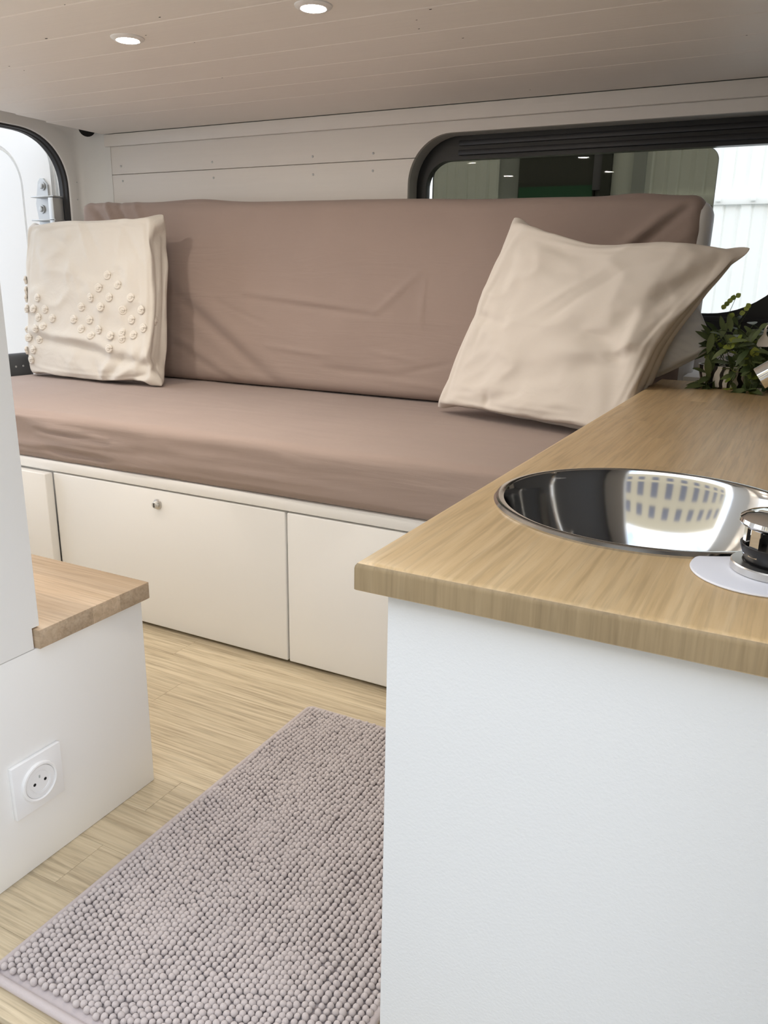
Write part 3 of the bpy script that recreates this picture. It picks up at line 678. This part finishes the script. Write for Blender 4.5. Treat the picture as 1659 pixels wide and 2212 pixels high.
# ------------------------------------------------------------------ kitchen unit
CT, CB = .655, .6295
ku = empty('kitchen_cabinet', (-.03, 1.3, 0), label='white kitchen cabinet with plain end panel under the oak worktop', cat='cabinet')
box('end_panel', -.281, .25, .556, .574, .0, .629, 'white_melamine', ku, bev=.0012)
box('back_panel', .232, .25, .575, 2.065, .0, .629, 'white_melamine', ku)
box('far_panel', -.262, .23, 2.045, 2.063, .0, .629, 'white_melamine', ku)
for y0, y1 in ((.576, 1.06), (1.063, 1.40)): box('cabinet_door', -.281, -.263, y0, y1, .01, .62, 'white_melamine', ku, bev=.002)
box('side_panel', -.281, -.263, 1.403, 2.043, .01, .628, 'white_melamine', ku)
wt = empty('kitchen_worktop', (-.03, 1.3, CB), label='oak stave kitchen worktop with round sink cut-out', cat='worktop')
SC = (-.120, .8445); SR = .163
bmw = bmesh.new(); wx0, wx1, wy0, wy1 = -.306, .26, .543, 2.068; rb = .006
# top with hole: rectangle outline (fine) bridged to circle
def outline(off, n=64):
    c = []; x0, x1, y0, y1 = wx0+off, wx1-off, wy0+off, wy1-off
    for i in range(n):
        t_ = 2*PI*i/n; dx_, dy_ = math.cos(t_), math.sin(t_)
        s_ = min(((x1 if dx_ > 0 else x0)-SC[0])/dx_ if abs(dx_) > 1e-9 else 1e9, ((y1 if dy_ > 0 else y0)-SC[1])/dy_ if abs(dy_) > 1e-9 else 1e9)
        c.append((SC[0]+dx_*s_, SC[1]+dy_*s_))
    for cx_, cy_ in ((x0, y0), (x1, y0), (x1, y1), (x0, y1)):
        k_ = min(range(n), key=lambda q: (c[q][0]-cx_)**2+(c[q][1]-cy_)**2); c[k_] = (cx_, cy_)
    return c
loops = []
hr = SR-.012
loops.append([(SC[0]+hr*math.cos(2*PI*i/64), SC[1]+hr*math.sin(2*PI*i/64), CB) for i in range(64)])
loops.append([(SC[0]+hr*math.cos(2*PI*i/64), SC[1]+hr*math.sin(2*PI*i/64), CT) for i in range(64)])
for th in (0, 22.5, 45, 67.5, 90):
    a_ = math.radians(th); off = rb*(1-math.sin(a_)); loops.append([(x_, y_, CT-rb*(1-math.cos(a_))) for x_, y_ in outline(off)])
loops.append([(x_, y_, CB+.001) for x_, y_ in outline(0)]); loops.append([(x_, y_, CB) for x_, y_ in outline(.001)])
vl = [[bmw.verts.new(p_) for p_ in lp] for lp in loops]
for A, B in zip(vl, vl[1:]+vl[:1]):
    for i in range(64): bmw.faces.new((A[i], A[(i+1) % 64], B[(i+1) % 64], B[i]))
bmesh.ops.recalc_face_normals(bmw, faces=bmw.faces)
xc = [hit(q, 1212+.196*(q-765)+20, 1, wy0)[0] for q in (806, 973, 1156, 1369, 1590)]
xcuts = [wx0-.01]+xc+[.10, .18, wx1+.01]
ylen = {0: [1.02, 1.55], 1: [.8445, 1.40], 2: [.8445, 1.25, 1.7], 3: [.8445, 1.05, 1.6], 4: [.8445, 1.31], 5: [.8445, 1.5], 6: [1.2], 7: [1.4]}
for i, bm in enumerate(slabs('stave', wt, 'oak_worktop', bmw, 0, xcuts)):
    for b2 in slabs('s', wt, '', bm, 1, [.5]+ylen.get(i, [1.2])+[2.1]):
        if len(b2.faces):
            o = from_bm('stave', b2, 'oak_worktop', wt); o.data.materials.append(MATS['oak_end']); shade_auto(o, 40)
            for f_ in o.data.polygons: f_.material_index = 1 if f_.normal.y < -.8 else 0
        else: b2.free()
    bm.free()
bmw.free()
# sink
sk = empty('round_sink', (SC[0], SC[1], .50), label='round stainless steel sink set in the oak worktop', cat='sink')
prof = [(SR, CT), (SR+.0005, CT+.002), (SR-.002, CT+.0045), (SR-.006, CT+.0052), (SR-.010, CT+.004), (SR-.0125, CT-.0005)]
prof += [(r_, CT-d_) for d_, r_ in ((.010, .1480), (.020, .1456), (.030, .1426), (.040, .1392), (.050, .1352), (.060, .1308), (.070, .1256), (.080, .1196), (.090, .1126), (.100, .1045), (.110, .0945), (.120, .0820), (.130, .0640), (.137, .0450), (.140, .030), (.143, .029), (.143, 0))]
lathe('basin', prof, (SC[0], SC[1], 0), 'steel', sk, 96)
lathe('drain', [(.028, CT-.1385), (.024, CT-.137), (.018, CT-.1385), (0, CT-.139)], (SC[0], SC[1], 0), 'chrome', sk, 40)
# tap
tp_ = empty('chrome_tap', (.125, 1.0, CT), label='chrome tap whose spout end shows at the right edge above the worktop', cat='tap')
tip = hit(1640, 818, 1, .98)
lathe('base', [(.0, 0), (.026, 0), (.026, .004), (.020, .010), (.018, .012), (.018, .10), (.016, .104), (0, .104)], (.125, 1.0, CT), 'chrome', tp_, 40)
spd = Vector((.125, 1.0, CT+.095))
pts = [Vector(tip), Vector(tip)+Vector((.022, .002, .016)), Vector(tip)+Vector((.05, .006, .030)), Vector((.10, .998, tip[2]+.025)), Vector((.123, 1.0, tip[2]-.005)), Vector((.125, 1.0, CT+.09))]
o = shade_auto(from_bm('spout', tube_bm(pts, [.0125, .0125, .0125, .0125, .013, .014], 28), 'chrome', tp_, True))
box('lever', .118, .132, .93, 1.0, CT+.108, CT+.114, 'chrome', tp_, bev=.002)
# plug on white disc
dc = (-.008, .678)
di = lathe('white_disc', [(0, 0), (.0515, 0), (.052, .0008), (.0515, .0020), (.050, .0024), (0, .0024)], (dc[0], dc[1], CT+.0004), 'white_rubber', None, 72)
tag(di, 'thin white round disc lying on the worktop beside the sink', 'disc')
pg = empty('sink_plug', (.006, .687, CT+.003), label='chrome sink plug with black collar standing on the white disc', cat='sink plug')
pc = (.004, .6865, CT+.003)
lathe('flange', [(0, 0), (.0335, 0), (.0345, .001), (.0345, .0062), (.0335, .0072), (.026, .0075), (.024, .006), (0, .006)], pc, 'steel_satin', pg, 64)
lathe('collar', [(0, .006), (.0225, .006), (.0245, .008), (.0290, .0205), (.0290, .022), (.0272, .022), (.0255, .014), (0, .014)], pc, 'black_plastic', pg, 64)
for an in (195, 228, 315, 20, 100):
    a_ = math.radians(an); cxx, cyy = pc[0]+.0252*math.cos(a_), pc[1]+.0252*math.sin(a_)
    bm = box_bm(-.0015, .0015, -.0045, .0045, 0, .028); bm.transform(Matrix.Translation((cxx, cyy, pc[2]+.014)) @ Matrix.Rotation(a_, 4, 'Z')); from_bm('prong', bm, 'chrome', pg)
lathe('cap', [(0, .0365), (.028, .0365), (.0308, .0385), (.0322, .0405), (.0315, .0435), (.027, .0465), (.018, .0485), (0, .049)], pc, 'chrome', pg, 64)

# ------------------------------------------------------------------ plant group on the worktop
pot = empty('black_pot', (-.005, 2.0, CT), label='black plant pot with a white bottle-shaped tag at the right edge', cat='pot')
lathe('pot_body', [(0, 0), (.062, 0), (.066, .004), (.078, .115), (.081, .118), (.081, .13), (.076, .13), (.072, .11), (0, .105)], (-.005, 2.0, CT+.0004), 'black_plastic', pot, 48)
tg = hit(1650, 730, 1, 1.912); tx, tz = tg[0], tg[2]
bt_ = [(-.011, -.018), (.010, -.018), (.0115, -.014), (.011, -.002), (.004, .008), (.0035, .02), (-.001, .02), (-.002, .008), (-.010, -.004), (-.012, -.014)]
tgo = from_bm('bottle_tag', prism_bm([(tx+a_, tz+b_) for a_, b_ in bt_], 1, 1.905, 1.907), 'tag_white', pot)
from_bm('tag_cord', tube_bm([(tx+.001, 1.906, tz+.019), (tx+.004, 1.906, tz+.026), (tx+.014, 1.91, tz+.028), (tx+.03, 1.915, tz+.024)], .0015, 8), 'tag_white', pot)
tr2 = empty('patterned_planter', (-.152, 1.99, CT), label='low white planter with black brush strokes under the trailing plant', cat='planter')
lathe('planter_bowl', [(0, 0), (.045, 0), (.052, .004), (.060, .035), (.062, .05), (.058, .05), (.054, .036), (0, .03)], (-.152, 1.99, CT+.0004), 'brush_pattern', tr2, 48)
pn = empty('trailing_plant', (-.13, 1.99, CT+.03), label='green trailing leafy plant spilling over the planter beside the black pot', cat='plant')
def leaf_bm(L, w, curl, n=5):
    bm = bmesh.new(); rows = []
    for i in range(n+1):
        t_ = i/n; ww = w*math.sin(PI*min(1, t_*.94+.05))**.8; z_ = curl*t_*t_; rows.append((bm.verts.new((-ww, L*t_, z_+.12*ww)), bm.verts.new((0, L*t_, z_)), bm.verts.new((ww, L*t_, z_+.12*ww))))
    for A, B in zip(rows, rows[1:]):
        for k_ in (0, 1): bm.faces.new((A[k_], A[k_+1], B[k_+1], B[k_]))
    return bm
protos = [from_bm('leaf', leaf_bm(.030, .0055, -.010), 'leaf_dark', pn, True), from_bm('leaf', leaf_bm(.019, .0075, -.003), 'leaf_dark', pn, True), from_bm('leaf', leaf_bm(.015, .0072, -.002), 'leaf_lime', pn, True)]
used = [False]*3; rr = random.Random(3)
stems = []
def addleaf(kind, p, dirv, up, sc):
    if used[kind]: o_ = protos[kind].copy(); COL.objects.link(o_)
    else: o_ = protos[kind]; used[kind] = True
    y_ = Vector(dirv).normalized(); x_ = y_.cross(Vector(up)).normalized(); z_ = x_.cross(y_)
    m_ = Matrix((x_, y_, z_)).transposed(); o_.location = p; o_.rotation_euler = m_.to_euler(); o_.scale = (sc,)*3
bms = bmesh.new(); c0 = Vector((-.105, 1.965, CT+.075))
for k_ in range(46):
    az = rr.uniform(0, 2*PI); ln = rr.uniform(.08, .15); upv = rr.uniform(-.1, 1.5); cur = c0+Vector((rr.uniform(-.075, .05), rr.uniform(-.04, .02), rr.uniform(-.025, .02)))
    d_ = Vector((math.cos(az)*1.0+.15, math.sin(az)*.45-.12, upv)).normalized(); ptsx = [cur.copy()]; kind = 2 if k_ % 6 == 0 else (1 if k_ % 3 == 0 else 0)
    n_ = 7
    for s_ in range(n_):
        d_ = (d_+Vector((rr.uniform(-.25, .25), rr.uniform(-.2, .2), -.26+rr.uniform(-.15, .1)))).normalized(); cur = cur+d_*ln/n_*1.25
        if cur.z < CT+.008: cur.z = CT+.008
        if cur.x < -.190: cur.x = -.190+rr.uniform(0, .008)
        if cur.z > CT+.145: cur.z = CT+.145-rr.uniform(0, .012); d_.z = -abs(d_.z)*.5
        if cur.y < 1.90: cur.y = 1.90
        if cur.y > 2.02: cur.y = 2.02
        ptsx.append(cur.copy())
        if s_ > 0:
            sd = d_.orthogonal(); sd.rotate(Matrix.Rotation(rr.uniform(0, 2*PI), 3, d_))
            addleaf(kind, cur, d_*.6+sd+Vector((0, -.1, .1)), Vector((rr.uniform(-.4, .4), -.6, .8)), rr.uniform(1.0, 1.5))
    tube_bm(ptsx, .0009, 5, True, bms)
# the two raised sprigs seen against the window
for (spx, spy) in (((1560, 668), (1590, 642)), ((1575, 690), (1620, 665))):
    a0 = hit(*spx, 1, 1.97); b0 = hit(*spy, 1, 1.97); seg = [c0+Vector((0, 0, .03)), Vector(a0)*.5+Vector(b0)*.5-Vector((0, 0, .03)), Vector(b0), Vector(a0)]
    tube_bm(seg, .0009, 5, True, bms)
    for q in np.linspace(.0, 1, 5):
        p_ = Vector(a0)*(1-q)+Vector(b0)*q; addleaf(2, p_, Vector((rr.uniform(-.6, .6), -.1, rr.uniform(.1, 1))), Vector((0, -1, .2)), .8)
from_bm('stems', bms, 'stem', pn, True)

# ------------------------------------------------------------------ bath mat
mt = empty('bath_mat', (-.58, .88, 0), label='mauve-grey chenille bobble bath mat on the pale wood floor', cat='mat')
MX0, MX1, MY0, MY1 = -.826, -.345, .497, 1.273
o = box('backing', MX0+.004, MX1-.004, MY0+.004, MY1-.004, .0005, .007, 'mat_binding', mt, bev=.002)
loop = rrect(MX0+.006, MX1-.006, MY0+.006, MY1-.006, .012, 5); loop = loop+[loop[0]]
bmx = tube_bm([(x_, y_, .0068) for x_, y_ in loop], .0062, 8, False); from_bm('binding', bmx, 'mat_binding', mt, True)
# bobbles: one joined mesh (pile)
bmb = bmesh.new(); bmesh.ops.create_icosphere(bmb, subdivisions=2, radius=1.); bv = np.array([v.co[:] for v in bmb.verts]); bf = np.array([[v.index for v in f.verts] for f in bmb.faces]); bmb.free()
Vs = []; Fs = []; cnt = 0
px0, px1, py0, py1 = MX0+.016, MX1-.016, MY0+.022, MY1-.016
pit = .0086; nx_ = int((px1-px0)/pit); ny_ = int((py1-py0)/.0086)
gx, gy = np.meshgrid(np.linspace(px0, px1, nx_), np.linspace(py0, py1, ny_), indexing='ij')
wob = fbm(np.stack([gx*14, gy*9, 0*gx], -1), 3, 60); wob2 = fbm(np.stack([gx*10, gy*14, 0*gx+5], -1), 3, 66)
gx2 = gx+.0042*wob+rng.normal(0, .0004, gx.shape); gy2 = gy+.0034*wob2+rng.normal(0, .0006, gx.shape)+((np.arange(nx_) % 2)*.0043)[:, None]
for i in range(nx_):
    for j in range(ny_):
        r_ = .00445*rng.uniform(.92, 1.08); tl_ = rng.normal(0, .08, 2); sc = np.array([r_*1.02, r_*1.06, r_*1.25])
        v_ = bv*sc; v_[:, 0] += tl_[0]*v_[:, 2]; v_[:, 1] += (tl_[1]-.1)*v_[:, 2]
        Vs.append(v_+np.array([gx2[i, j], gy2[i, j], .0120+.0012*rng.uniform(-1, 1)])); Fs.append(bf+cnt*len(bv)); cnt += 1
from_np('chenille_pile', np.concatenate(Vs), np.concatenate(Fs), 'chenille', mt, True, kind='stuff')
